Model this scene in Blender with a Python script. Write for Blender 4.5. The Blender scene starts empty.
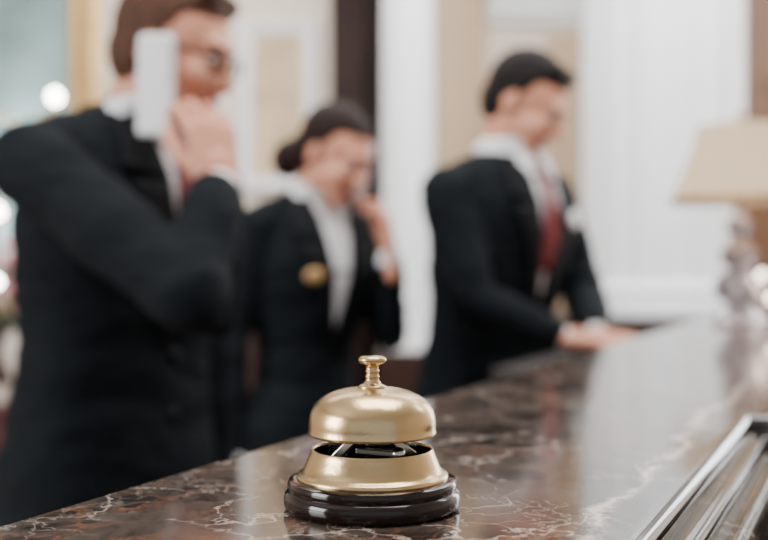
import bpy, bmesh, math, random
import numpy as np
from mathutils import Vector, Matrix, noise
from mathutils.bvhtree import BVHTree
random.seed(3)
scene = bpy.context.scene
COL = scene.collection
F = 1067.0
CZ = 1.233
CT = 1.10   # counter top
def W(px, d): return (px-384)/F*d
def Z(py, d): return CZ-(py-266)/F*d

# ------------------------------------------------------------------ materials
def srgb(r, g, b):
    f = lambda c: (c/12.92 if c <= 0.04045 else ((c+0.055)/1.055)**2.4)
    return (f(r/255), f(g/255), f(b/255), 1)
def mat(name, col, rough=0.5, metal=0.0, var=0.08, scale=8, bump=0.0, bscale=60, emit=0, spec=0.5, trans=0, coat=0, sss=0):
    m = bpy.data.materials.new(name); m.use_nodes = True
    nt = m.node_tree; bs = nt.nodes['Principled BSDF']
    tc = nt.nodes.new('ShaderNodeTexCoord')
    nz = nt.nodes.new('ShaderNodeTexNoise'); nz.inputs['Scale'].default_value = scale; nz.inputs['Detail'].default_value = 4
    nt.links.new(tc.outputs['Object'], nz.inputs['Vector'])
    cr = nt.nodes.new('ShaderNodeValToRGB')
    cr.color_ramp.elements[0].position = .3; cr.color_ramp.elements[1].position = .7
    cr.color_ramp.elements[0].color = tuple(c*(1-var) for c in col[:3])+(1,)
    cr.color_ramp.elements[1].color = tuple(min(1, c*(1+var)) for c in col[:3])+(1,)
    nt.links.new(nz.outputs['Fac'], cr.inputs['Fac'])
    nt.links.new(cr.outputs['Color'], bs.inputs['Base Color'])
    bs.inputs['Roughness'].default_value = rough
    bs.inputs['Metallic'].default_value = metal
    bs.inputs['Specular IOR Level'].default_value = spec
    bs.inputs['Transmission Weight'].default_value = trans
    bs.inputs['Coat Weight'].default_value = coat
    if sss:
        bs.inputs['Subsurface Weight'].default_value = sss
        bs.inputs['Subsurface Scale'].default_value = 0.01
    if emit:
        bs.inputs['Emission Color'].default_value = col
        bs.inputs['Emission Strength'].default_value = emit
    if bump:
        n2 = nt.nodes.new('ShaderNodeTexNoise'); n2.inputs['Scale'].default_value = bscale
        nt.links.new(tc.outputs['Object'], n2.inputs['Vector'])
        b = nt.nodes.new('ShaderNodeBump'); b.inputs['Strength'].default_value = bump; b.inputs['Distance'].default_value = 0.01
        nt.links.new(n2.outputs['Fac'], b.inputs['Height']); nt.links.new(b.outputs['Normal'], bs.inputs['Normal'])
    return m

M = {}
M['suit'] = mat('suit_wool', srgb(17, 23, 28), .85, bump=.15, bscale=90, spec=.15)
M['lapel'] = mat('suit_lapel', srgb(12, 16, 21), .75, bump=.1, spec=.2)
M['shirt'] = mat('shirt_cotton', srgb(246, 248, 253), .8, var=.02)
M['tie'] = mat('tie_silk', srgb(116, 16, 32), .5, var=.2, scale=60)
M['skin'] = mat('skin', srgb(224, 158, 132), .5, var=.06, scale=12, sss=.1)
M['lip'] = mat('lips', srgb(172, 86, 80), .45)
M['hair_brown'] = mat('hair_brown', srgb(78, 50, 36), .65, var=.3, scale=50, bump=.5, bscale=120, spec=.25)
M['hair_black'] = mat('hair_black', srgb(22, 16, 16), .65, var=.3, scale=50, bump=.5, bscale=120, spec=.2)
M['hair_dark'] = mat('hair_dark_brown', srgb(34, 19, 17), .65, var=.3, scale=50, bump=.5, bscale=120, spec=.2)
M['shoe'] = mat('shoe_leather', srgb(18, 16, 16), .3)
M['white'] = mat('white_plastic', srgb(240, 241, 245), .3, var=.01)
M['eye'] = mat('eye_white', srgb(230, 225, 220), .2, var=.01)
M['iris'] = mat('iris', srgb(50, 34, 26), .2)
M['gold'] = mat('badge_gold', srgb(222, 182, 130), .45, metal=.3)
M['dark'] = mat('dark_metal', srgb(18, 16, 16), .4, metal=.5)
M['brass'] = mat('satin_brass', srgb(216, 188, 142), .25, metal=1, var=.05, scale=30, bump=.02, bscale=400)
M['steel'] = mat('steel', srgb(200, 196, 190), .25, metal=1)
M['blackwood'] = mat('dark_lacquered_wood', srgb(26, 13, 12), .12, var=.35, scale=25, coat=.2, spec=.4)
M['wall'] = mat('wall_paint', srgb(224, 212, 198), .8, var=.03, scale=1)
M['tan'] = mat('wall_panel', srgb(196, 170, 142), .8, var=.05, scale=1)
M['plaster'] = mat('white_plaster', srgb(240, 244, 248), .6, var=.02, scale=3)
M['ceil'] = mat('ceiling_paint', srgb(240, 240, 238), .8, var=.02)
M['wood'] = mat('dark_wood', srgb(48, 29, 25), .35, var=.3, scale=6, coat=.2)
M['deskwood'] = mat('desk_wood', srgb(30, 21, 20), .5, var=.3, scale=6)
M['wood2'] = mat('brown_wood', srgb(118, 82, 56), .4, var=.15, scale=4)
M['curtain'] = mat('curtain_fabric', srgb(44, 27, 23), .8, var=.2, scale=5)
M['mirror'] = mat('aged_glass', srgb(150, 180, 180), .18, metal=.3, var=.35, scale=2.5)
M['gilt'] = mat('gilt_frame', srgb(205, 170, 114), .4, metal=.6, var=.1)
M['canvas'] = mat('painting_canvas', srgb(206, 182, 150), .8, var=.25, scale=5)
M['shade'] = mat('lamp_shade', srgb(218, 192, 160), .8, var=.03, emit=.35)
M['crystal'] = mat('crystal', srgb(210, 200, 205), .05, metal=.55, var=.3, scale=40)
M['bulb'] = mat('bulb', (1, .94, .86, 1), .3, emit=38)
M['bulbglint'] = mat('small_bulb_and_glint', (1, .85, .72, 1), .3, emit=8)  # lamp bulb, and the glowing stand-ins for crystal glints
M['windowglow'] = mat('added_window_glow', (.93, .97, 1, 1), .3, var=.02, emit=9)  # glow of the added window, brightens the counter edge
M['floor'] = mat('floor_stone', srgb(130, 106, 88), .3, var=.15, scale=2)
M['leaf'] = mat('leaves', srgb(70, 88, 62), .6, var=.3)
M['petal'] = mat('petals_pink', srgb(216, 150, 160), .6, var=.2)
M['petalw'] = mat('petals_white', srgb(236, 226, 214), .6, var=.05)
M['redwood'] = mat('mahogany', srgb(84, 36, 32), .3, var=.3, scale=5, coat=.3)

def marble(name, rough=.11, spec=.6, dk=1.0):
    m = bpy.data.materials.new(name); m.use_nodes = True
    nt = m.node_tree; N = nt.nodes; L = nt.links; bs = N['Principled BSDF']
    tc = N.new('ShaderNodeTexCoord')
    def nz(scale, detail, rough=.6, dist=0):
        n = N.new('ShaderNodeTexNoise'); n.inputs['Scale'].default_value = scale
        n.inputs['Detail'].default_value = detail; n.inputs['Roughness'].default_value = rough
        n.inputs['Distortion'].default_value = dist
        L.new(tc.outputs['Object'], n.inputs['Vector']); return n
    def ramp(src, stops):
        r = N.new('ShaderNodeValToRGB'); e = r.color_ramp.elements
        e[0].position, e[0].color = stops[0]; e[1].position, e[1].color = stops[-1]
        for p, c in stops[1:-1]:
            k = e.new(p); k.color = c
        L.new(src, r.inputs['Fac']); return r
    def mix(f, a, b):
        x = N.new('ShaderNodeMix'); x.data_type = 'RGBA'
        L.new(f, x.inputs[0]); L.new(a, x.inputs[6])
        if isinstance(b, tuple): x.inputs[7].default_value = b
        else: L.new(b, x.inputs[7])
        return x.outputs[2]
    def mul(a, b):
        x = N.new('ShaderNodeMath'); x.operation = 'MULTIPLY'
        L.new(a, x.inputs[0])
        if isinstance(b, float): x.inputs[1].default_value = b
        else: L.new(b, x.inputs[1])
        return x.outputs[0]
    S = lambda r, g, b: srgb(r*dk, g*dk, b*dk)
    base = ramp(nz(15, 12, .78, .5).outputs['Fac'], [(.38, S(22, 18, 17)), (.47, S(48, 40, 36)), (.55, S(82, 71, 64)), (.68, S(42, 33, 30))])
    W3 = (1, 1, 1, 1); K3 = (0, 0, 0, 1)
    def vein(scale, wid, warp, wscale, lo, hi, mscale):
        wn = nz(wscale, 8, .6)
        ms = N.new('ShaderNodeVectorMath'); ms.operation = 'SCALE'; ms.inputs[3].default_value = warp
        L.new(wn.outputs['Color'], ms.inputs[0])
        ad = N.new('ShaderNodeVectorMath'); L.new(tc.outputs['Object'], ad.inputs[0]); L.new(ms.outputs[0], ad.inputs[1])
        vo = N.new('ShaderNodeTexVoronoi'); vo.feature = 'DISTANCE_TO_EDGE'; vo.inputs['Scale'].default_value = scale
        L.new(ad.outputs[0], vo.inputs['Vector'])
        a = ramp(vo.outputs['Distance'], [(0, W3), (wid, K3)])
        b = ramp(nz(mscale, 3).outputs['Fac'], [(lo, K3), (hi, W3)])
        return mul(a.outputs['Color'], b.outputs['Color'])
    c = base.outputs['Color']
    c = mix(vein(22, .040, .10, 14, .42, .56, 9), c, S(122, 80, 58))
    c = mix(vein(30, .035, .07, 25, .42, .56, 13), c, S(138, 126, 118))
    c = mix(vein(10, .016, .16, 9, .42, .55, 7), c, S(196, 180, 168))
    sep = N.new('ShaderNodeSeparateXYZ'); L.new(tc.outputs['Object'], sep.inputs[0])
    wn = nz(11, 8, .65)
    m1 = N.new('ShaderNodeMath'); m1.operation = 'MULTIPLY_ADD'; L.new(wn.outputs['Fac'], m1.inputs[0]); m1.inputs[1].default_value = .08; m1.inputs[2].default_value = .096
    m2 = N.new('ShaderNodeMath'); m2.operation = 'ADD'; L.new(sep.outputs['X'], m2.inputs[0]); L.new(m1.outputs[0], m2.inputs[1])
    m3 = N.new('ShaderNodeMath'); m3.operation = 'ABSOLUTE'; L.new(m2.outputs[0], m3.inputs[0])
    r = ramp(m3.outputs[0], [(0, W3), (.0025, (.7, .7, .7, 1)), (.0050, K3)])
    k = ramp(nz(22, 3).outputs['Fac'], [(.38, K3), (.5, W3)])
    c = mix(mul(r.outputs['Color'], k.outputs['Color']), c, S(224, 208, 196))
    L.new(c, bs.inputs['Base Color'])
    bs.inputs['Roughness'].default_value = rough
    bs.inputs['Specular IOR Level'].default_value = spec
    return m
M['marble'] = marble('brown_marble')
M['marble2'] = marble('polished_marble', .08, 1.0, .75)

# ------------------------------------------------------------------ helpers
def empty(name, loc=(0, 0, 0), rotz=0, scale=1):
    e = bpy.data.objects.new(name, None); COL.objects.link(e)
    e.location = loc; e.rotation_euler = (0, 0, rotz); e.scale = (scale,)*3
    e.empty_display_size = .1
    return e
def mkobj(name, verts, faces, mats, parent=None, smooth=True, fm=None, sharp=40):
    me = bpy.data.meshes.new(name); me.from_pydata([tuple(v) for v in verts], [], faces)
    bm = bmesh.new(); bm.from_mesh(me); bmesh.ops.recalc_face_normals(bm, faces=bm.faces); bm.to_mesh(me); bm.free()
    for m in (mats if isinstance(mats, list) else [mats]): me.materials.append(m)
    if fm: me.polygons.foreach_set('material_index', fm)
    if smooth:
        me.polygons.foreach_set('use_smooth', [True]*len(me.polygons))
        me.set_sharp_from_angle(angle=math.radians(sharp))
    o = bpy.data.objects.new(name, me); COL.objects.link(o)
    if parent: o.parent = parent
    return o
def lathe(name, prof, m, parent=None, c=(0, 0, 0), n=96, flute=None, sharp=40):
    vs = []; fs = []
    k = len(prof)
    for i in range(n):
        a = 2*math.pi*i/n
        for (r, z) in prof:
            rr = r*(1 if flute is None else flute(a, z))
            vs.append((c[0]+rr*math.cos(a), c[1]+rr*math.sin(a), c[2]+z))
    for i in range(n):
        j = (i+1) % n
        for q in range(k-1):
            fs.append((i*k+q, j*k+q, j*k+q+1, i*k+q+1))
    o = mkobj(name, vs, fs, m, parent, sharp=sharp)
    bm = bmesh.new(); bm.from_mesh(o.data)
    bmesh.ops.remove_doubles(bm, verts=bm.verts, dist=1e-6)
    bmesh.ops.recalc_face_normals(bm, faces=bm.faces)
    bm.to_mesh(o.data); bm.free()
    o.data.set_sharp_from_angle(angle=math.radians(sharp))
    return o
def box(name, x0, x1, y0, y1, z0, z1, m, parent=None, bev=0.0):
    vs = [(x, y, z) for x in (x0, x1) for y in (y0, y1) for z in (z0, z1)]
    fs = [(0, 1, 3, 2), (4, 6, 7, 5), (0, 4, 5, 1), (2, 3, 7, 6), (0, 2, 6, 4), (1, 5, 7, 3)]
    o = mkobj(name, vs, fs, m, parent, smooth=False)
    if bev:
        b = o.modifiers.new('b', 'BEVEL'); b.width = bev; b.segments = 3
    return o
def prism(name, poly, z0, z1, m, parent=None, bev=0):
    n = len(poly)
    vs = [(x, y, z0) for x, y in poly]+[(x, y, z1) for x, y in poly]
    fs = [tuple(range(n)), tuple(range(n, 2*n))]+[(i, (i+1) % n, n+(i+1) % n, n+i) for i in range(n)]
    o = mkobj(name, vs, fs, m, parent, smooth=False)
    if bev:
        b = o.modifiers.new('b', 'BEVEL'); b.width = bev; b.segments = 3
    return o
def ball(name, c, r, m, parent=None, sc=(1, 1, 1)):
    bd = B(); bd.sphere(c, (r*sc[0], r*sc[1], r*sc[2]), 0)
    return mkobj(name, bd.v, bd.f, m, parent, sharp=180)

class B:
    def __init__(s): s.v = []; s.f = []; s.m = []
    def grid(s, rings, mi):
        o = len(s.v); n = len(rings[0])
        for r in rings: s.v += [Vector(p) for p in r]
        for i in range(len(rings)-1):
            for j in range(n):
                k = (j+1) % n
                s.f.append((o+i*n+j, o+i*n+k, o+(i+1)*n+k, o+(i+1)*n+j)); s.m.append(mi)
        s.f.append(tuple(o+j for j in range(n))[::-1]); s.m.append(mi)
        q = o+(len(rings)-1)*n
        s.f.append(tuple(q+j for j in range(n))); s.m.append(mi)
    def sphere(s, c, r, mi, Mx=None, fn=None, nu=28, nv=18):
        rings = []
        for i in range(nv+1):
            t = math.pi*(i/nv*.98+.01); ring = []
            for j in range(nu):
                a = 2*math.pi*j/nu
                p = Vector((math.sin(t)*math.cos(a), math.sin(t)*math.sin(a), -math.cos(t)))
                p = Vector((p.x*r[0]+c[0], p.y*r[1]+c[1], p.z*r[2]+c[2]))
                if fn: p = fn(p, Vector(c))
                if Mx: p = Mx @ p
                ring.append(p)
            rings.append(ring)
        s.grid(rings, mi)
    def capsule(s, a, b, ra, rb, mi, Mx=None, n=18, flat=1.0, up=None):
        a = Vector(a); b = Vector(b)
        if Mx: a = Mx @ a; b = Mx @ b
        d = (b-a); L = d.length; d.normalize()
        x = d.orthogonal().normalized() if up is None else d.cross(Vector(up)).normalized()
        y = d.cross(x)
        rings = []
        for k in range(5):
            t = math.pi/2*(k/4*.95-1+.05)
            rings.append((a+d*math.sin(t)*ra, ra*math.cos(t)))
        for k in range(1, 5): rings.append((a.lerp(b, k/5), ra+(rb-ra)*k/5))
        for k in range(5):
            t = math.pi/2*(k/4*.95)
            rings.append((b+d*math.sin(t)*rb, rb*math.cos(t)))
        s.grid([[c+(x*math.cos(2*math.pi*j/n)+y*math.sin(2*math.pi*j/n)*flat)*r for j in range(n)] for c, r in rings], mi)
    def loft(s, R, mi, n=36, e=2.3):
        rings = []
        for cx, cy, z, rx, ry in R:
            ring = []
            for j in range(n):
                a = 2*math.pi*j/n; c_, s_ = math.cos(a), math.sin(a)
                ring.append((cx+rx*math.copysign(abs(c_)**(2/e), c_), cy+ry*math.copysign(abs(s_)**(2/e), s_), z))
            rings.append(ring)
        s.grid(rings, mi)
    def tube(s, pts, r, mi, Mx=None, n=8, closed=False):
        m = len(pts)
        for i in range(m if closed else m-1):
            s.capsule(pts[i], pts[(i+1) % m], r, r, mi, Mx, n=n)
    def bvh(s): return BVHTree.FromPolygons(s.v, s.f)
    def remesh(s, name, mats, voxel, parent, sm=3, cloth=()):
        me = bpy.data.meshes.new('tmp'); me.from_pydata([tuple(v) for v in s.v], [], s.f)
        bm = bmesh.new(); bm.from_mesh(me); bmesh.ops.recalc_face_normals(bm, faces=bm.faces); bm.to_mesh(me); bm.free()
        o = bpy.data.objects.new('tmp', me); COL.objects.link(o)
        r = o.modifiers.new('r', 'REMESH'); r.mode = 'VOXEL'; r.voxel_size = voxel
        if sm:
            k = o.modifiers.new('s', 'SMOOTH'); k.iterations = sm; k.factor = .5
        dg = bpy.context.evaluated_depsgraph_get(); dg.update()
        nm = bpy.data.meshes.new_from_object(o.evaluated_get(dg))
        bpy.data.objects.remove(o)
        nm.name = name; nm.materials.clear()
        for m in mats: nm.materials.append(m)
        t = s.bvh(); idx = []
        for p in nm.polygons:
            h = t.find_nearest(p.center)
            idx.append(s.m[h[2]] if h[2] is not None else 0)
        nm.polygons.foreach_set('material_index', idx)
        if cloth:
            cv = set()
            for p, i in zip(nm.polygons, idx):
                if i in cloth: cv.update(p.vertices)
            nrm = {i: nm.vertices[i].normal.copy() for i in cv}
            for i in cv:
                v = nm.vertices[i]; c = v.co
                q = Vector((c.x*9, c.y*9, c.z*16))
                f = noise.noise(q)*.008+noise.noise(q*2.3)*.004
                v.co = c+nrm[i]*f
        nm.polygons.foreach_set('use_smooth', [True]*len(nm.polygons))
        nm.update()
        ob = bpy.data.objects.new(name, nm); COL.objects.link(ob); ob.parent = parent
        return ob

def patch(name, quads, bvh, off, m, parent, thick=.004, n=10):
    vs = []; fs = []
    for q in quads:
        o = len(vs); a, b, c, d = [Vector((p[0], 0, p[1])) for p in q]
        for i in range(n+1):
            for j in range(n+1):
                p = a.lerp(b, j/n).lerp(d.lerp(c, j/n), i/n)
                h = bvh.ray_cast(Vector((p.x, -1.2, p.z)), Vector((0, 1, 0)))
                y = h[0].y if h[0] else 0
                vs.append((p.x, y-off, p.z))
        for i in range(n):
            for j in range(n):
                fs.append((o+i*(n+1)+j, o+i*(n+1)+j+1, o+(i+1)*(n+1)+j+1, o+(i+1)*(n+1)+j))
    ob = mkobj(name, vs, fs, m, parent)
    s = ob.modifiers.new('s', 'SOLIDIFY'); s.thickness = thick; s.offset = 0
    return ob

# ------------------------------------------------------------------ hands
def hand(name, wrist, fdir, back, side, curls, parent, spread=4, thumb=0.0):
    """fdir: finger direction, back: back-of-hand normal, side 'R'/'L'"""
    Y = Vector(fdir).normalized(); Zv = Vector(back); Zv = (Zv-Y*Zv.dot(Y)).normalized(); X = Y.cross(Zv)
    Mx = Matrix(((X.x, Y.x, Zv.x, wrist[0]), (X.y, Y.y, Zv.y, wrist[1]), (X.z, Y.z, Zv.z, wrist[2]), (0, 0, 0, 1)))
    g = 1 if side == 'R' else -1   # thumb at -X for right
    b = B()
    ks = [(-.031, .088), (-.010, .092), (.011, .088), (.030, .078)]
    ln = [(.043, .026, .021), (.048, .030, .022), (.045, .027, .021), (.034, .020, .018)]
    for i, ((kx, ky), L3) in enumerate(zip(ks, ln)):
        kx *= g
        b.capsule((kx*.55, .0, 0), (kx, ky, 0), .015, .0115, 0, Mx)
        p = Vector((kx, ky, 0)); ang = 0
        sp = math.radians(spread)*(i-1.5)*g
        c = curls[i] if isinstance(curls[0], (tuple, list)) else curls
        r = .0093 if i < 3 else .0082
        for L_, cu in zip(L3, c):
            ang += math.radians(cu)
            d = Vector((math.sin(sp)*math.cos(ang), math.cos(sp)*math.cos(ang), -math.sin(ang)))
            q = p+d*L_
            b.capsule(p, q, r, r*.9, 0, Mx, n=12); p = q; r *= .9
    b.capsule((0, -.05, 0), (0, .03, 0), .026, .026, 0, Mx, flat=.7, up=Zv)
    b.capsule((0, .02, -.004), (0, .07, -.003), .030, .032, 0, Mx, flat=.42, up=Zv)
    t0 = Vector((-.02*g, .015, -.006)); t1 = Vector((-.045*g, .048, -.018-thumb*.3)); t2 = Vector((-.052*g, .080, -.024-thumb*.7)); t3 = Vector((-.046*g, .107, -.028-thumb))
    b.capsule(t0, t1, .017, .013, 0, Mx, n=12); b.capsule(t1, t2, .0125, .0105, 0, Mx, n=12); b.capsule(t2, t3, .0105, .0088, 0, Mx, n=12)
    return b.remesh(name, [M['skin']], .0026, parent, sm=2)

def head_matrix(h):
    lean, hfwd, hpitch, hyaw, hdrop = h
    Hc = Vector((0, -.02-hfwd-lean*.715, 1.665-hdrop))
    return Matrix.Translation(Hc) @ Matrix.Rotation(math.radians(hyaw), 4, 'Z') @ Matrix.Rotation(math.radians(hpitch), 4, 'X')

# ------------------------------------------------------------------ person
def person(name, loc, theta, scale, H, hair, arms, female=False, tie=True, badge=None, phone=None, bun=False, glasses=False, bulk=1.0, shz=1.415):
    P = empty(name, loc, math.radians(theta), scale)
    lean = H[0]; HM = head_matrix(H)
    def bend(p): return Vector((p[0], p[1]-lean*max(0, p[2]-.95), p[2]))
    w = .90 if female else bulk
    SUIT, SHIRT, SKIN, HAIR, SHOE, LIP = range(6)
    mats = [M['suit'], M['shirt'], M['skin'], hair, M['shoe'], M['lip']]
    b = B()
    T = [(.775, .188, .132, .0), (.80, .196, .140, .0), (.92, .188, .135, .005), (1.02, .172, .122, .0), (1.11, .163, .116, 0), (1.2, .176, .124, 0),
         (1.30, .192, .132, -.004), (1.38, .192, .126, 0), (1.435, .168, .108, .008), (1.47, .122, .09, .012), (1.50, .086, .076, .014), (1.515, .07, .066, .014)]
    R = []
    for z, rx, ry, cy in T:
        if female:
            if 1.0 < z < 1.18: rx *= .88; ry *= .9
            if 1.22 < z < 1.33: ry *= 1.06
        elif z < 1.45: ry *= bulk
        c = bend((0, cy, z)); R.append((0, c.y, z, rx*w, ry*(.94 if female else 1)))
    b.loft(R, SUIT)
    torso = B(); torso.v = list(b.v); torso.f = list(b.f); torso.m = list(b.m)
    for s in (-1, 1):
        a = bend((s*.06, .012, 1.458)); c = bend((s*.185*w, .005, shz))
        b.capsule(a, c, .050, .062*w, SUIT)
        torso.capsule(a, c, .050, .062*w, SUIT)
    # neck & collar
    nb = bend((0, .014, 1.45)); nt = HM @ Vector((0, .022, -.05))
    nr = .05 if female else .059
    b.capsule(nb, nt, nr*1.08, nr, SKIN)
    nd = (nt-nb).normalized()
    c0 = nb+Vector((0, 0, .015)); c1 = nb+nd*.085+Vector((0, -.004, -.002))
    cm = c0.lerp(c1, .5)
    b.loft([(c0.x, c0.y, c0.z, .092*w, .082*w), (cm.x, cm.y, cm.z, .080*w, .073*w), (c1.x, c1.y, c1.z, nr+.012, nr+.012)], SHIRT)
    # legs
    for s in (-1, 1):
        b.capsule((s*.088, .01, .90), (s*.095, .0, .50), .098*w, .072, SUIT)
        b.capsule((s*.095, .0, .50), (s*.10, .02, .10), .070, .058, SUIT)
        b.capsule((s*.10, .045, .045), (s*.115, -.13, .038), .042, .040, SHOE, flat=.9)
        b.capsule((s*.10, .02, .10), (s*.10, .02, .05), .045, .04, SHOE)
    # arms
    for s, key in ((-1, 'R'), (1, 'L')):
        el, wr = arms[key][0], arms[key][1]
        S0 = bend((s*.185*w, .005, shz)); E = Vector(el); Wv = Vector(wr)
        b.capsule(S0, E, .063*w, .052*w, SUIT)
        d = (Wv-E).normalized()
        b.capsule(E, Wv-d*.035, .053*w, .041*w, SUIT)
        b.capsule(Wv-d*.05, Wv-d*.016, .034, .033, SHIRT)
    # head
    def hs(c, r, mi, fn=None, **k): b.sphere(c, r, mi, HM, fn, **k)
    hs((0, .015, .028), (.075, .094, .087), SKIN)
    hs((0, -.028, -.028), (.060, .060, .082), SKIN)
    b.capsule((-.040, -.008, -.068), (.040, -.008, -.068), .026, .026, SKIN, HM)
    b.capsule((-.045, .0, -.05), (-.012, -.062, -.092), .022, .018, SKIN, HM)
    b.capsule((.045, .0, -.05), (.012, -.062, -.092), .022, .018, SKIN, HM)
    hs((0, -.068, -.097), (.020, .018, .018), SKIN)
    b.capsule((-.03, -.074, .028), (.03, -.074, .028), .013, .013, SKIN, HM)
    b.capsule((0, -.086, .012), (0, -.104, -.030), .008, .0115, SKIN, HM)
    b.capsule((-.012, -.090, -.034), (.012, -.090, -.034), .009, .009, SKIN, HM)
    hs((-.036, -.058, -.030), (.026, .026, .026), SKIN); hs((.036, -.058, -.030), (.026, .026, .026), SKIN)
    b.capsule((-.019, -.080, -.064), (.019, -.080, -.064), .0085, .0085, LIP, HM)
    b.capsule((-.012, -.084, -.063), (.012, -.084, -.063), .009, .009, LIP, HM)
    for s in (-1, 1):
        EM = HM @ Matrix.Translation((s*.077, .012, -.008)) @ Matrix.Rotation(math.radians(s*22), 4, 'Z')
        b.sphere((0, 0, 0), (.008, .018, .031), SKIN, EM, nu=16, nv=12)
    fr = .078 if female else .074
    def hairfn(p, c):
        y = p.y; z = p.z
        if y < -.03: hl = fr
        elif y < .005: hl = fr-(y+.03)/.035*(fr+.012)
        elif y < .03: hl = -.012+(y-.005)/.025*.02
        else: hl = .008-(y-.03)/.05*.10
        k = max(0, min(1, (hl-z)/.014))
        return c+(p-c)*(1-.22*k)
    b.sphere((0, .022, .036), (.0835, .1005, .088 if female else .094), HAIR, HM, hairfn, nu=48, nv=36)
    def backfn(p, c):
        k = max(0, min(1, (.035-p.y)/.02))
        return c+(p-c)*(1-.3*k)
    b.sphere((0, .042, -.012), (.0755, .076, .074), HAIR, HM, backfn, nu=40, nv=30)
    if not female:
        b.capsule((-.040, -.040, .102), (.045, -.046, .098), .020, .018, HAIR, HM)
    if bun:
        hs((0, .132, -.082), (.048, .046, .054), HAIR)
        b.capsule((0, .09, -.02), (0, .125, -.07), .045, .036, HAIR, HM)
    b.remesh('body', mats, .0055, P, sm=3, cloth=(0,))
    # eyes, brows
    fb = B()
    for s in (-1, 1):
        fb.sphere((s*.030, -.0775, .004), (.0135, .010, .0078), 0, HM, nu=16, nv=10)
        fb.sphere((s*.030, -.0865, .004), (.005, .0025, .005), 1, HM, nu=12, nv=8)
        fb.capsule((s*.014, -.0885, .024), (s*.046, -.078, .026), .0042, .003, 2, HM, n=8)
        fb.capsule((s*.018, -.0865, .0115), (s*.043, -.077, .009), .0030, .0024, 2, HM, n=8)
    mkobj('eyes_and_brows', fb.v, fb.f, [M['eye'], M['iris'], hair, M['skin']], P, fm=fb.m, sharp=180)
    if glasses:
        g = B()
        for s in (-1, 1):
            g.tube([(s*.033+.022*math.cos(t*math.pi/8), -.099+abs(.022*math.cos(t*math.pi/8)+.033)*.12-.003, .003+.016*math.sin(t*math.pi/8)) for t in range(16)], .0018, 0, HM, 6, True)
            g.tube([(s*.056, -.092, .008), (s*.078, -.04, .008), (s*.084, .012, .008), (s*.083, .028, -.008)], .0018, 0, HM, 6)
        g.tube([(-.011, -.100, .006), (0, -.104, .010), (.011, -.100, .006)], .002, 0, HM, 6)
        mkobj('eyeglasses', g.v, g.f, M['dark'], P, sharp=180)
    # garments on chest
    tb = torso.bvh()
    if female:
        patch('blouse_front', [[(-.055, 1.485), (.055, 1.485), (.006, 1.16), (-.006, 1.16)]], tb, .004, M['shirt'], P)
    else:
        patch('shirt_front', [[(-.062, 1.485), (.062, 1.485), (.006, 1.14), (-.006, 1.14)]], tb, .004, M['shirt'], P)
    if tie:
        patch('necktie', [[(-.015, 1.462), (.015, 1.462), (.032, 1.22), (-.032, 1.22)], [(-.023, 1.497), (.023, 1.497), (.015, 1.458), (-.015, 1.458)]], tb, .012, M['tie'], P, .006)
    for s, nm in ((-1, 'r'), (1, 'l')):
        q = [[(s*.058, 1.492), (s*.100, 1.470), (s*.122, 1.395), (s*.044, 1.375)], [(s*.044, 1.377), (s*.112, 1.375), (s*.014, 1.11), (s*.0, 1.12)]]
        patch('lapel_'+nm, q, tb, .013, M['lapel'], P, .005)
        q = [[(s*.010, 1.492), (s*.062, 1.502), (s*.062, 1.470), (s*.040, 1.435)]]
        patch('collar_'+nm, q, tb, .010 if female else .015, M['shirt'], P, .004)
    bt = B()
    for z in (1.09, .99):
        h = tb.ray_cast(Vector((0, -1.2, z)), Vector((0, 1, 0)))[0]
        bt.sphere((.012, h.y-.002, z), (.011, .005, .011), 0, nu=14, nv=8)
    mkobj('jacket_buttons', bt.v, bt.f, M['dark'], P, sharp=180)
    if badge:
        bx, bz, bm_, bw, bh = badge
        bb = B(); h = tb.ray_cast(Vector((bx, -1.2, bz)), Vector((0, 1, 0)))
        q = h[1].to_track_quat('Z', 'Y').to_matrix().to_4x4()
        bb.sphere((0, 0, 0), (bw, bh, .006), 0, Matrix.Translation(h[0]+Vector((0, -.020, 0))) @ q, nu=24, nv=10)
        mkobj('name_badge', bb.v, bb.f, bm_, P, sharp=180)
    for key in ('R', 'L'):
        a = arms[key]
        hand('hand_'+key.lower(), a[1], a[2], a[3], key, a[4], P, spread=a[5] if len(a) > 5 else 4, thumb=a[6] if len(a) > 6 else 0)
    if phone:
        pc, ax, nn, pm = phone
        ax = Vector(ax).normalized(); nn = Vector(nn); nn = (nn-ax*nn.dot(ax)).normalized(); sx = ax.cross(nn)
        R3 = Matrix(((sx.x, ax.x, nn.x, 0), (sx.y, ax.y, nn.y, 0), (sx.z, ax.z, nn.z, 0), (0, 0, 0, 1)))
        o = box('telephone_handset', -.031, .031, -.080, .080, -.010, .010, pm, P, bev=.009)
        o.matrix_local = Matrix.Translation(pc) @ R3
    return P

def phone_pose(HM, s, dy=-.018, dz=-.035, t=.30):
    R = HM.to_3x3()
    return HM @ Vector((s*.098, dy, dz)), R @ Vector((s*.05, t, .95)), R @ Vector((s*1, 0, 0))

# --- man with telephone (left)
H1 = (.10, .068, 18, 18, .075)
hm = head_matrix(H1); pc, ax, nn = phone_pose(hm, -1, -.034, -.062, .26)
person('receptionist_man', (W(111, 1.84), 1.84, 0), 56, .995, H1, M['hair_brown'],
       {'R': ((-.200, -.380, 1.200), (-.072, -.322, 1.365), (-.03, .24, 1), (-.40, -.91, .1), (30, 45, 25), 3, .012),
        'L': ((.25, .0, 1.11), (.235, -.02, .84), (0, -.1, -1), (1, 0, 0), (12, 20, 15))},
       phone=(pc, ax, nn, M['white']), glasses=True, bulk=1.06, shz=1.400)
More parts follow.
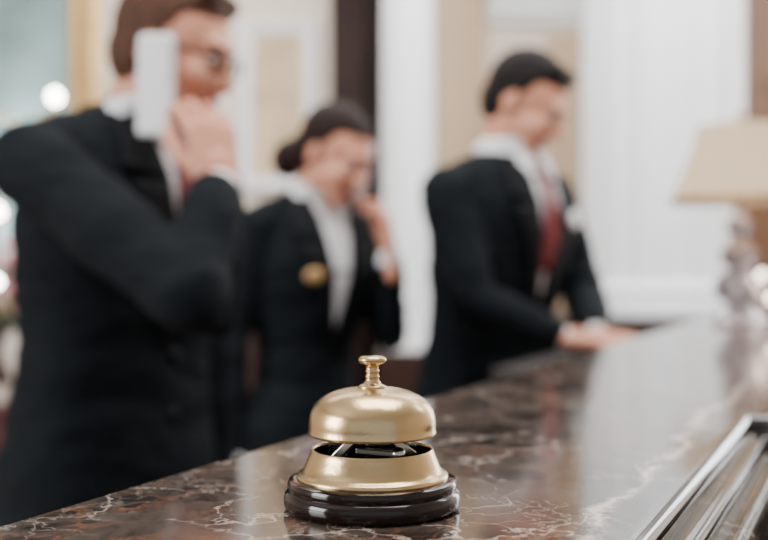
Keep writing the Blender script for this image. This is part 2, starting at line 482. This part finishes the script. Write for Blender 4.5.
# --- woman with telephone (middle)
H2 = (.06, .075, 31, 12, .065)
hm = head_matrix(H2); pc, ax, nn = phone_pose(hm, 1)
person('receptionist_woman', (W(303, 2.6), 2.6, 0), 42, .935, H2, M['hair_dark'],
       {'R': ((-.212, .03, 1.10), (-.175, .05, .83), (0, -.1, -1), (-1, 0, 0), (12, 20, 15)),
        'L': ((.195, -.12, 1.14), (.125, -.20, 1.350), (-.03, .10, 1), (.7, -.7, .1), (30, 45, 25), 3, .012)},
       female=True, tie=False, badge=(-.088, 1.295, M['gold'], .026, .018), phone=(pc, ax, nn, M['white']), bun=True)
# --- man reading at the desk (right)
person('receptionist_man', (W(486, 2.62), 2.62, 0), 44, 1.0, (.13, .015, 32, 18, .050), M['hair_black'],
       {'R': ((-.212, -.14, 1.155), (-.085, -.298, 1.072), (.37, -.94, -.06), (0, 0, 1), (8, 14, 10), 6),
        'L': ((.225, -.13, 1.155), (.060, -.280, 1.072), (-.02, -1, -.06), (0, 0, 1), (8, 14, 10), 6)},
       badge=(.094, 1.345, M['white'], .034, .023), bulk=1.05, shz=1.40)

# ------------------------------------------------------------------ counter
ANG = math.atan2(493, 1067)
cnt = empty('marble_counter', (0, 0, 0), -ANG)
PB, PF, UC, PW, UE = -.4057, -.1133, 1.018, .25, 2.86
U0 = -.5
poly = [(PB, U0), (PF, U0), (PF, UC), (PW, UC), (PW, UE), (PB, UE)]
prism('top', poly, CT-.04, CT, M['marble'], cnt)
prof = [(0, 0)]
def arc(cx, cz, r, a0, a1, n=8):
    for i in range(n+1):
        a = math.radians(a0+(a1-a0)*i/n); prof.append((cx+r*math.cos(a), cz+r*math.sin(a)))
arc(.004, -.009, .009, 90, -10)
prof += [(.013, -.014), (.0185, -.0155)]
arc(.0215, -.0215, .006, 100, -20, 6)
prof += [(.0275, -.027), (.032, -.0285)]
arc(.034, -.040, .0115, 90, -60, 10)
prof += [(.036, -.054), (.026, -.058), (.020, -.066), (.018, -.078), (.010, -.082), (-.03, -.084)]
vs = []; fs = []
pts = [((PF, U0), (1, 0)), ((PF, UC), (1, -1)), ((PW, UC), (1, -1)), ((PW, UE), (1, 0))]
k = len(prof)
for (p, u), (dp, du) in pts:
    for d, z in prof: vs.append((p+d*dp, u+d*du, CT+z))
for i in range(3):
    for j in range(k-1): fs.append((i*k+j, (i+1)*k+j, (i+1)*k+j+1, i*k+j+1))
mkobj('edge_moulding', vs, fs, M['marble2'], cnt, sharp=35)
prism('front_panels', [(PB+.05, U0+.02), (PF+.004, U0+.02), (PF+.004, UC+.004), (PW+.004, UC+.004), (PW+.004, UE-.02), (PB+.05, UE-.02)], 0, CT-.045, M['marble'], cnt)
prism('plinth', [(PB+.05, U0), (PF+.02, U0), (PF+.02, UC-.016), (PW+.02, UC-.016), (PW+.02, UE), (PB+.05, UE)], 0, .12, M['wood'], cnt)
# lower staff desk behind the far part of the counter
dk = empty('staff_desk', (0, 0, 0), -ANG)
prism('desk_top', [(-.64, 1.85), (PB-.002, 1.85), (PB-.002, UE), (-.64, UE)], 1.022, 1.046, M['deskwood'], dk, bev=.004)
prism('desk_body', [(-.60, 1.88), (PB-.004, 1.88), (PB-.004, UE-.05), (-.60, UE-.05)], 0, 1.022, M['deskwood'], dk)

# ------------------------------------------------------------------ bell
bx, by = -.0065, .589
bell = empty('service_bell', (bx, by, CT))
lathe('base', [(0, .0003), (.0460, .0003), (.0478, .0012), (.0486, .003), (.0486, .0066), (.0481, .0088), (.0470, .0100), (.0462, .0106), (.0462, .0112), (.0466, .0119), (.0467, .0142), (.0458, .0158), (.0430, .0168), (.0, .0168)], M['blackwood'], bell, n=128)
lathe('skirt', [(.0412, .0160), (.0418, .0170), (.0418, .0184), (.0407, .0194), (.0392, .0200), (.0380, .0212), (.0366, .0245), (.0352, .0280), (.0342, .0304), (.0338, .0318), (.0333, .0326), (.0325, .0324), (.0322, .0314), (.0330, .0290), (.0345, .0240), (.0355, .0180)], M['brass'], bell, n=128, sharp=60)
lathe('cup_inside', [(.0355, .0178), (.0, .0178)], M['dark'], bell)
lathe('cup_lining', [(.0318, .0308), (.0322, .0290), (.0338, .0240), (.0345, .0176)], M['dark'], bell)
lathe('dome', [(.0336, .0404), (.0346, .0402), (.0352, .0408), (.0353, .0420), (.0349, .0428), (.0351, .0455), (.0348, .0495), (.0338, .0533), (.0320, .0565), (.0292, .0594), (.0255, .0618), (.0210, .0637), (.0160, .0650), (.0105, .0658), (.005, .0661), (.0, .0662)], M['brass'], bell, n=128, sharp=70)
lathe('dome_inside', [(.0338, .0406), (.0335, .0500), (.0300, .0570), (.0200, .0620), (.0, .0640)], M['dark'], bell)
lathe('plunger', [(.0075, .0655), (.0078, .0662), (.0075, .0670), (.0062, .0676), (.0050, .0680), (.0047, .0690), (.0038, .0697), (.0036, .0712), (.0040, .0716), (.0040, .0722), (.0035, .0727), (.0034, .0742), (.0039, .0747), (.0039, .0753), (.0034, .0758), (.0034, .0780), (.0046, .0788), (.0066, .0794), (.0076, .0803), (.0078, .0814), (.0074, .0824), (.0060, .0831), (.0030, .0834), (0, .0835)], M['brass'], bell, n=64, sharp=60)
lathe('post', [(.0045, .0178), (.0045, .036), (.0032, .037), (.0032, .063)], M['steel'], bell, n=32)
def plate(name, a, b, w, t, m, parent):
    a = Vector(a); b = Vector(b); d = (b-a).normalized(); s = d.cross(Vector((0, 0, 1))).normalized(); u = s.cross(d)
    vs = [p+s*i*w/2+u*j*t/2 for p in (a, b) for i in (-1, 1) for j in (-1, 1)]
    fs = [(0, 1, 3, 2), (4, 6, 7, 5), (0, 4, 5, 1), (2, 3, 7, 6), (0, 2, 6, 4), (1, 5, 7, 3)]
    o = mkobj(name, vs, fs, m, parent, smooth=False); q = o.modifiers.new('b', 'BEVEL'); q.width = .0006; q.segments = 2
    return o
plate('lever_1', (-.020, -.008, .028), (-.007, -.014, .0415), .007, .0045, M['steel'], bell)
plate('lever_2', (.022, -.008, .030), (.008, -.014, .0415), .007, .0045, M['steel'], bell)
plate('bracket', (-.024, .0, .034), (.024, .0, .034), .010, .0015, M['dark'], bell)
plate('hammer_arm', (-.008, -.014, .0335), (.013, -.022, .0330), .005, .003, M['steel'], bell)
ball('hammer_head', (.014, -.022, .0330), .0038, M['steel'], bell)
plate('strut_1', (-.024, 0, .0175), (-.024, 0, .036), .004, .0015, M['dark'], bell)
plate('strut_2', (.024, 0, .0175), (.024, 0, .036), .004, .0015, M['dark'], bell)

# ------------------------------------------------------------------ table lamp
lx, ly = W(740, 2.45), 2.45
lamp = empty('table_lamp', (lx, ly, CT))
lathe('foot', [(0, .0), (.060, .0), (.062, .008), (.055, .018), (.040, .026), (.030, .04), (.0, .04)], M['crystal'], lamp)
lathe('crystal_body', [(.02, .038), (.045, .055), (.058, .08), (.052, .105), (.025, .125), (.040, .145), (.044, .165), (.026, .185), (.018, .20), (.030, .215), (.030, .232), (.014, .25), (.010, .30)], M['crystal'], lamp, n=24, flute=lambda a, z: 1+.05*math.cos(8*a), sharp=20)
sz0, sz1 = Z(201, 2.45)-CT, Z(126, 2.45)-CT
lathe('shade', [(.155, sz0), (.140, sz0+.03), (.120, sz0+.08), (.102, sz0+.13), (.092, sz1), (.090, sz1), (.100, sz0+.13), (.118, sz0+.08), (.138, sz0+.03), (.153, sz0), (.155, sz0)], M['shade'], lamp, flute=lambda a, z: 1+.012*math.cos(24*a))
lathe('shade_rim', [(.156, sz0-.004), (.158, sz0), (.156, sz0+.008), (.153, sz0)], M['gilt'], lamp)
lathe('finial', [(0, sz1+.04), (.008, sz1+.03), (.006, sz1+.015), (.01, sz1+.01), (.004, .28)], M['gilt'], lamp, n=24)
ball('bulb', (0, 0, sz0+.07), .03, M['bulbglint'], lamp)
ball('crystal_glint_1', (.03, -.06, Z(275, 2.45)-CT), .011, M['bulbglint'], lamp)  # small glowing balls put in as glints on the crystal
ball('crystal_glint_2', (.055, -.05, Z(298, 2.45)-CT), .011, M['bulbglint'], lamp)

# ------------------------------------------------------------------ room
YB = 5.6
box('floor', -4, 4, -4, YB+.1, -.1, 0, M['floor'])
box('ceiling', -4, 4, -4, YB+.1, 3.6, 3.7, M['ceil'])
box('wall_back', -4, 4, YB, YB+.1, 0, 3.6, M['wall'])
box('wall_left', -4.1, -4, -4, YB+.1, 0, 3.6, M['wall'])
box('wall_right', 4, 4.1, -4, YB+.1, 0, 3.6, M['wall'])
box('trim_1', -4, 4, YB-.05, YB-.0005, 0, .90, M['wood'])
box('trim_2', -4, 4, YB-.08, YB-.0005, .90, .95, M['wood'], bev=.01)
prof2 = [(0, 2.50), (.04, 2.50), (.05, 2.54), (.08, 2.56), (.08, 2.62), (.14, 2.66), (.18, 2.72), (.18, 2.78), (0, 2.78)]
vs = [(x, YB-.0005-d, z) for x in (W(488, 5.6), 1.75) for d, z in prof2]; k = len(prof2)
mkobj('trim_3', vs, [(i, (i+1) % k, k+(i+1) % k, k+i) for i in range(k)]+[tuple(range(k)), tuple(range(k, 2*k))], M['plaster'], smooth=False)
box('wall_panel', W(437, 5.55), W(487, 5.55), YB-.03, YB-.001, .96, 3.3, M['tan'], bev=.01)
box('wall_panel', W(548, 5.55), W(600, 5.55), YB-.03, YB-.001, .96, 2.45, M['tan'], bev=.01)
def column(name, x, y, r, pl, n, mat_pl):
    e = empty(name, (x, y, 0))
    fl = lambda a, z: 1-.05*max(0, math.cos(n*a))
    lathe('shaft', [(r, pl+.14), (r, 2.0), (r*.97, 3.3)], M['plaster'], e, n=n*8, flute=fl, sharp=180)
    lathe('base', [(0, pl), (r*1.12, pl), (r*1.14, pl+.03), (r*1.12, pl+.06), (r*1.06, pl+.07), (r*1.04, pl+.09), (r*1.10, pl+.11), (r*1.06, pl+.14), (r, pl+.15)], M['plaster'], e)
    lathe('capital', [(r*.97, 3.28), (r*1.1, 3.3), (r*1.1, 3.34), (r*1.0, 3.36), (r*1.05, 3.42), (r*1.3, 3.5), (r*1.3, 3.598), (0, 3.598)], M['plaster'], e)
    box('pedestal', -r*1.2, r*1.2, -r*1.2, r*1.2, 0.001, pl, mat_pl, e, bev=.01)
column('fluted_column', W(662, 4.75), 4.75, .350, 1.02, 14, M['wood'])
column('fluted_column', W(408, 4.9), 4.9, .118, .85, 12, M['wood'])
vs = []; fs = []; n = 60
xa, xb = W(330, 5.4), W(384, 5.4)
for i in range(n+1):
    x = xa+(xb-xa)*i/n; y = 5.42+.035*math.sin(i*.9)+.01*math.sin(i*2.3)
    vs += [(x, y, .01), (x+.01*math.sin(i), y*1.0, 1.6), (x, y, 3.58)]
for i in range(n):
    for j in range(2): fs.append((i*3+j, (i+1)*3+j, (i+1)*3+j+1, i*3+j+1))
c = mkobj('curtain', vs, fs, M['curtain'], sharp=180); sdf = c.modifiers.new('s', 'SOLIDIFY'); sdf.thickness = .006
def frame(name, x0, x1, z0, z1, y, fw, fmat, cmat, d=.05):
    e = empty(name, ((x0+x1)/2, y, (z0+z1)/2)); hx = (x1-x0)/2; hz = (z1-z0)/2
    vs = []; pr = [(0, 0), (0, d*.7), (fw*.2, d), (fw*.6, d*.6), (fw*.8, d*.7), (fw, d*.3), (fw, 0)]
    cs = [(-1, -1), (1, -1), (1, 1), (-1, 1)]; k = len(pr)
    for sx, sz in cs:
        for o, q in pr: vs.append((sx*(hx-o), -q, sz*(hz-o)))
    fs = [(i*k+j, ((i+1) % 4)*k+j, ((i+1) % 4)*k+j+1, i*k+j+1) for i in range(4) for j in range(k-1)]
    mkobj('frame', vs, fs, fmat, e, sharp=30)
    box('panel', -hx+fw*.9, hx-fw*.9, -.012, -.001, -hz+fw*.9, hz-fw*.9, cmat, e)
    return e, hx, hz
frame('framed_painting', W(238, 5.55), W(316, 5.55), Z(190, 5.55), Z(20, 5.55), YB-.001, .07, M['plaster'], M['canvas'])
frame('gilt_mirror', -3.5, W(96, 5.5), 1.0, 3.3, YB-.001, .17, M['gilt'], M['mirror'], .07)
# added out-of-view window on the back wall; glows for streaks on the edge moulding
e, hx, hz = frame('added_glow_window', 2.62, 3.9, 1.0, 3.2, YB-.001, .08, M['plaster'], M['windowglow'], .09)
for i, x in enumerate((-.2, .2)): box('mullion_%d' % i, x-.015, x+.015, -.04, -.012, -hz+.07, hz-.07, M['plaster'], e)
for i, z in enumerate((-.35, .35)): box('rail_%d' % i, -hx+.07, hx-.07, -.04, -.012, z-.015, z+.015, M['plaster'], e)
dr = empty('door_1', (W(746, 5.5)+.36, YB-.001, 0))
box('leaf', -.36, .30, -.05, 0, .001, 3.1, M['wood2'], dr)
for i, (za, zb) in enumerate([(.15, .9), (1.05, 2.0), (2.15, 3.0)]):
    box('panel_%d' % i, -.27, .21, -.07, -.045, za, zb, M['wood2'], dr, bev=.02)
box('jamb_1', -.42, -.36, -.09, 0, .001, 3.2, M['plaster'], dr, bev=.01); box('jamb_2', .30, .36, -.09, 0, .001, 3.2, M['plaster'], dr, bev=.01)
ball('knob', (.24, -.09, 1.05), .025, M['brass'], dr)

# sideboard with flowers (far left)
sx, sy = W(-28, 3.3), 3.3
sb = empty('sideboard', (sx, sy, 0))
box('carcass', -.45, .27, -.22, .22, .12, .80, M['redwood'], sb, bev=.01)
box('top', -.48, .30, -.25, .25, .80, .84, M['redwood'], sb, bev=.01)
for i, x in enumerate((-.41, .23)):
    for j, y in enumerate((-.18, .18)):
        lathe('leg_%d' % (i*2+j), [(0, .001), (.02, .001), (.03, .06), (.025, .10), (.03, .13)], M['redwood'], sb, (x, y, 0), n=20)
for i, x in enumerate((-.36, -.02)):
    box('drawer_%d' % i, x-.06, x+.25, -.235, -.2, .55, .76, M['redwood'], sb, bev=.008)
    ball('knob_%d' % i, (x+.095, -.245, .655), .015, M['brass'], sb)
vz = empty('flower_arrangement', (sx+.17, sy, .84))
lathe('vase', [(0, 0), (.045, 0), (.05, .01), (.035, .03), (.06, .08), (.075, .13), (.06, .18), (.045, .20), (.055, .215), (.05, .215), (.04, .2)], M['petalw'], vz, n=40)
fb = B(); lf = B()
for i in range(46):
    a = random.uniform(0, 6.28); rr = random.uniform(0, .12); z = .25+random.uniform(0, .26)*(1-rr*3)
    c = Vector((rr*math.cos(a), rr*math.sin(a), z)); r = random.uniform(.022, .036); mi = 0 if random.random() < .6 else 1
    for k in range(6):
        t = k*math.pi/3
        fb.sphere(c+Vector((math.cos(t), math.sin(t), .2))*r*.6, (r*.55, r*.55, r*.4), mi, nu=8, nv=6)
    fb.sphere(c+Vector((0, 0, r*.3)), (r*.5,)*3, mi, nu=8, nv=6)
    lf.capsule((0, 0, .15), c, .003, .003, 0, n=6)
    d = Vector((math.cos(a), math.sin(a), .3))
    lf.capsule(Vector((0, 0, .2))+d*.05, Vector((0, 0, .2))+d*.15, .02, .006, 0, n=8, flat=.25)
mkobj('blooms', fb.v, fb.f, [M['petal'], M['petalw']], vz, fm=fb.m, sharp=180)
mkobj('leaves', lf.v, lf.f, M['leaf'], vz, sharp=180)

# chandelier (far left)
dch = 4.3
cx = W(-25, dch)
ch = empty('chandelier', (cx, dch, 0))
lathe('stem', [(.0, 3.598), (.06, 3.598), (.05, 3.55), (.012, 3.52), (.012, 2.1), (.05, 2.05), (.07, 1.95), (.04, 1.85), (.015, 1.8), (.012, 1.5), (.05, 1.42), (.06, 1.34), (.03, 1.26), (0, 1.22)], M['brass'], ch, n=32)
bulbs = [(W(55, dch)-cx, -.0, Z(97, dch)), (W(1, dch)-cx, -.10, Z(150, dch)), (W(-1, dch)-cx, .1, Z(180, dch)), (W(-4, dch)-cx, .0, Z(212, dch)), (W(3, dch)-cx, -.1, Z(282, dch)),
         (-.32, 0, Z(97, dch))]
am = B(); bb = B()
for x, y, z in bulbs:
    p0 = Vector((0, 0, z-.05)); p1 = Vector((x*.6, y*.6, z-.11)); p2 = Vector((x, y, z-.05))
    am.capsule(p0, p1, .008, .008, 0, n=8); am.capsule(p1, p2, .008, .008, 0, n=8); am.capsule(p2, (x, y, z-.02), .014, .012, 0, n=10)
    bb.sphere((x, y, z), (.024, .024, .028), 0, nu=14, nv=10)
mkobj('arms', am.v, am.f, M['brass'], ch, sharp=180); mkobj('bulbs', bb.v, bb.f, M['bulb'], ch, sharp=180)

# ------------------------------------------------------------------ lights
def area(name, loc, target, size, size_y, power, col=(1, 1, 1)):
    l = bpy.data.lights.new(name, 'AREA'); l.shape = 'RECTANGLE'; l.size = size; l.size_y = size_y; l.energy = power; l.color = col
    o = bpy.data.objects.new(name, l); COL.objects.link(o); o.location = loc
    o.rotation_euler = (Vector(target)-Vector(loc)).to_track_quat('-Z', 'Y').to_euler()
    return o
area('ceiling_light', (0.3, 1.2, 3.5), (0.3, 1.4, 0), 1.6, 1.6, 80, (1, .98, .95))
area('window_light', (-3.6, -.4, 2.0), (0, 1.2, 1.2), 1.6, 1.6, 140, (.98, .99, 1))
area('back_ceiling_light', (.2, 3.8, 3.5), (.2, 5.0, 1.2), 4.0, 1.2, 180, (1, .985, .97))
area('column_light', (2.6, 2.6, 3.2), (1.3, 4.7, 1.8), 1.2, 1.2, 60, (.97, .98, 1))
wd = bpy.data.worlds.new('world'); scene.world = wd; wd.use_nodes = True
bg = wd.node_tree.nodes['Background']; bg.inputs[0].default_value = (.88, .94, 1, 1); bg.inputs[1].default_value = .65

# ------------------------------------------------------------------ camera
cam = bpy.data.cameras.new('camera'); co = bpy.data.objects.new('camera', cam); COL.objects.link(co)
cam.lens = 50; cam.sensor_width = 36; cam.clip_start = .01
co.location = (0, 0, CZ); co.rotation_euler = (math.pi/2, 0, 0)
cam.shift_y = -4/768
cam.dof.use_dof = True; cam.dof.focus_distance = .565; cam.dof.aperture_fstop = 4.2
scene.camera = co
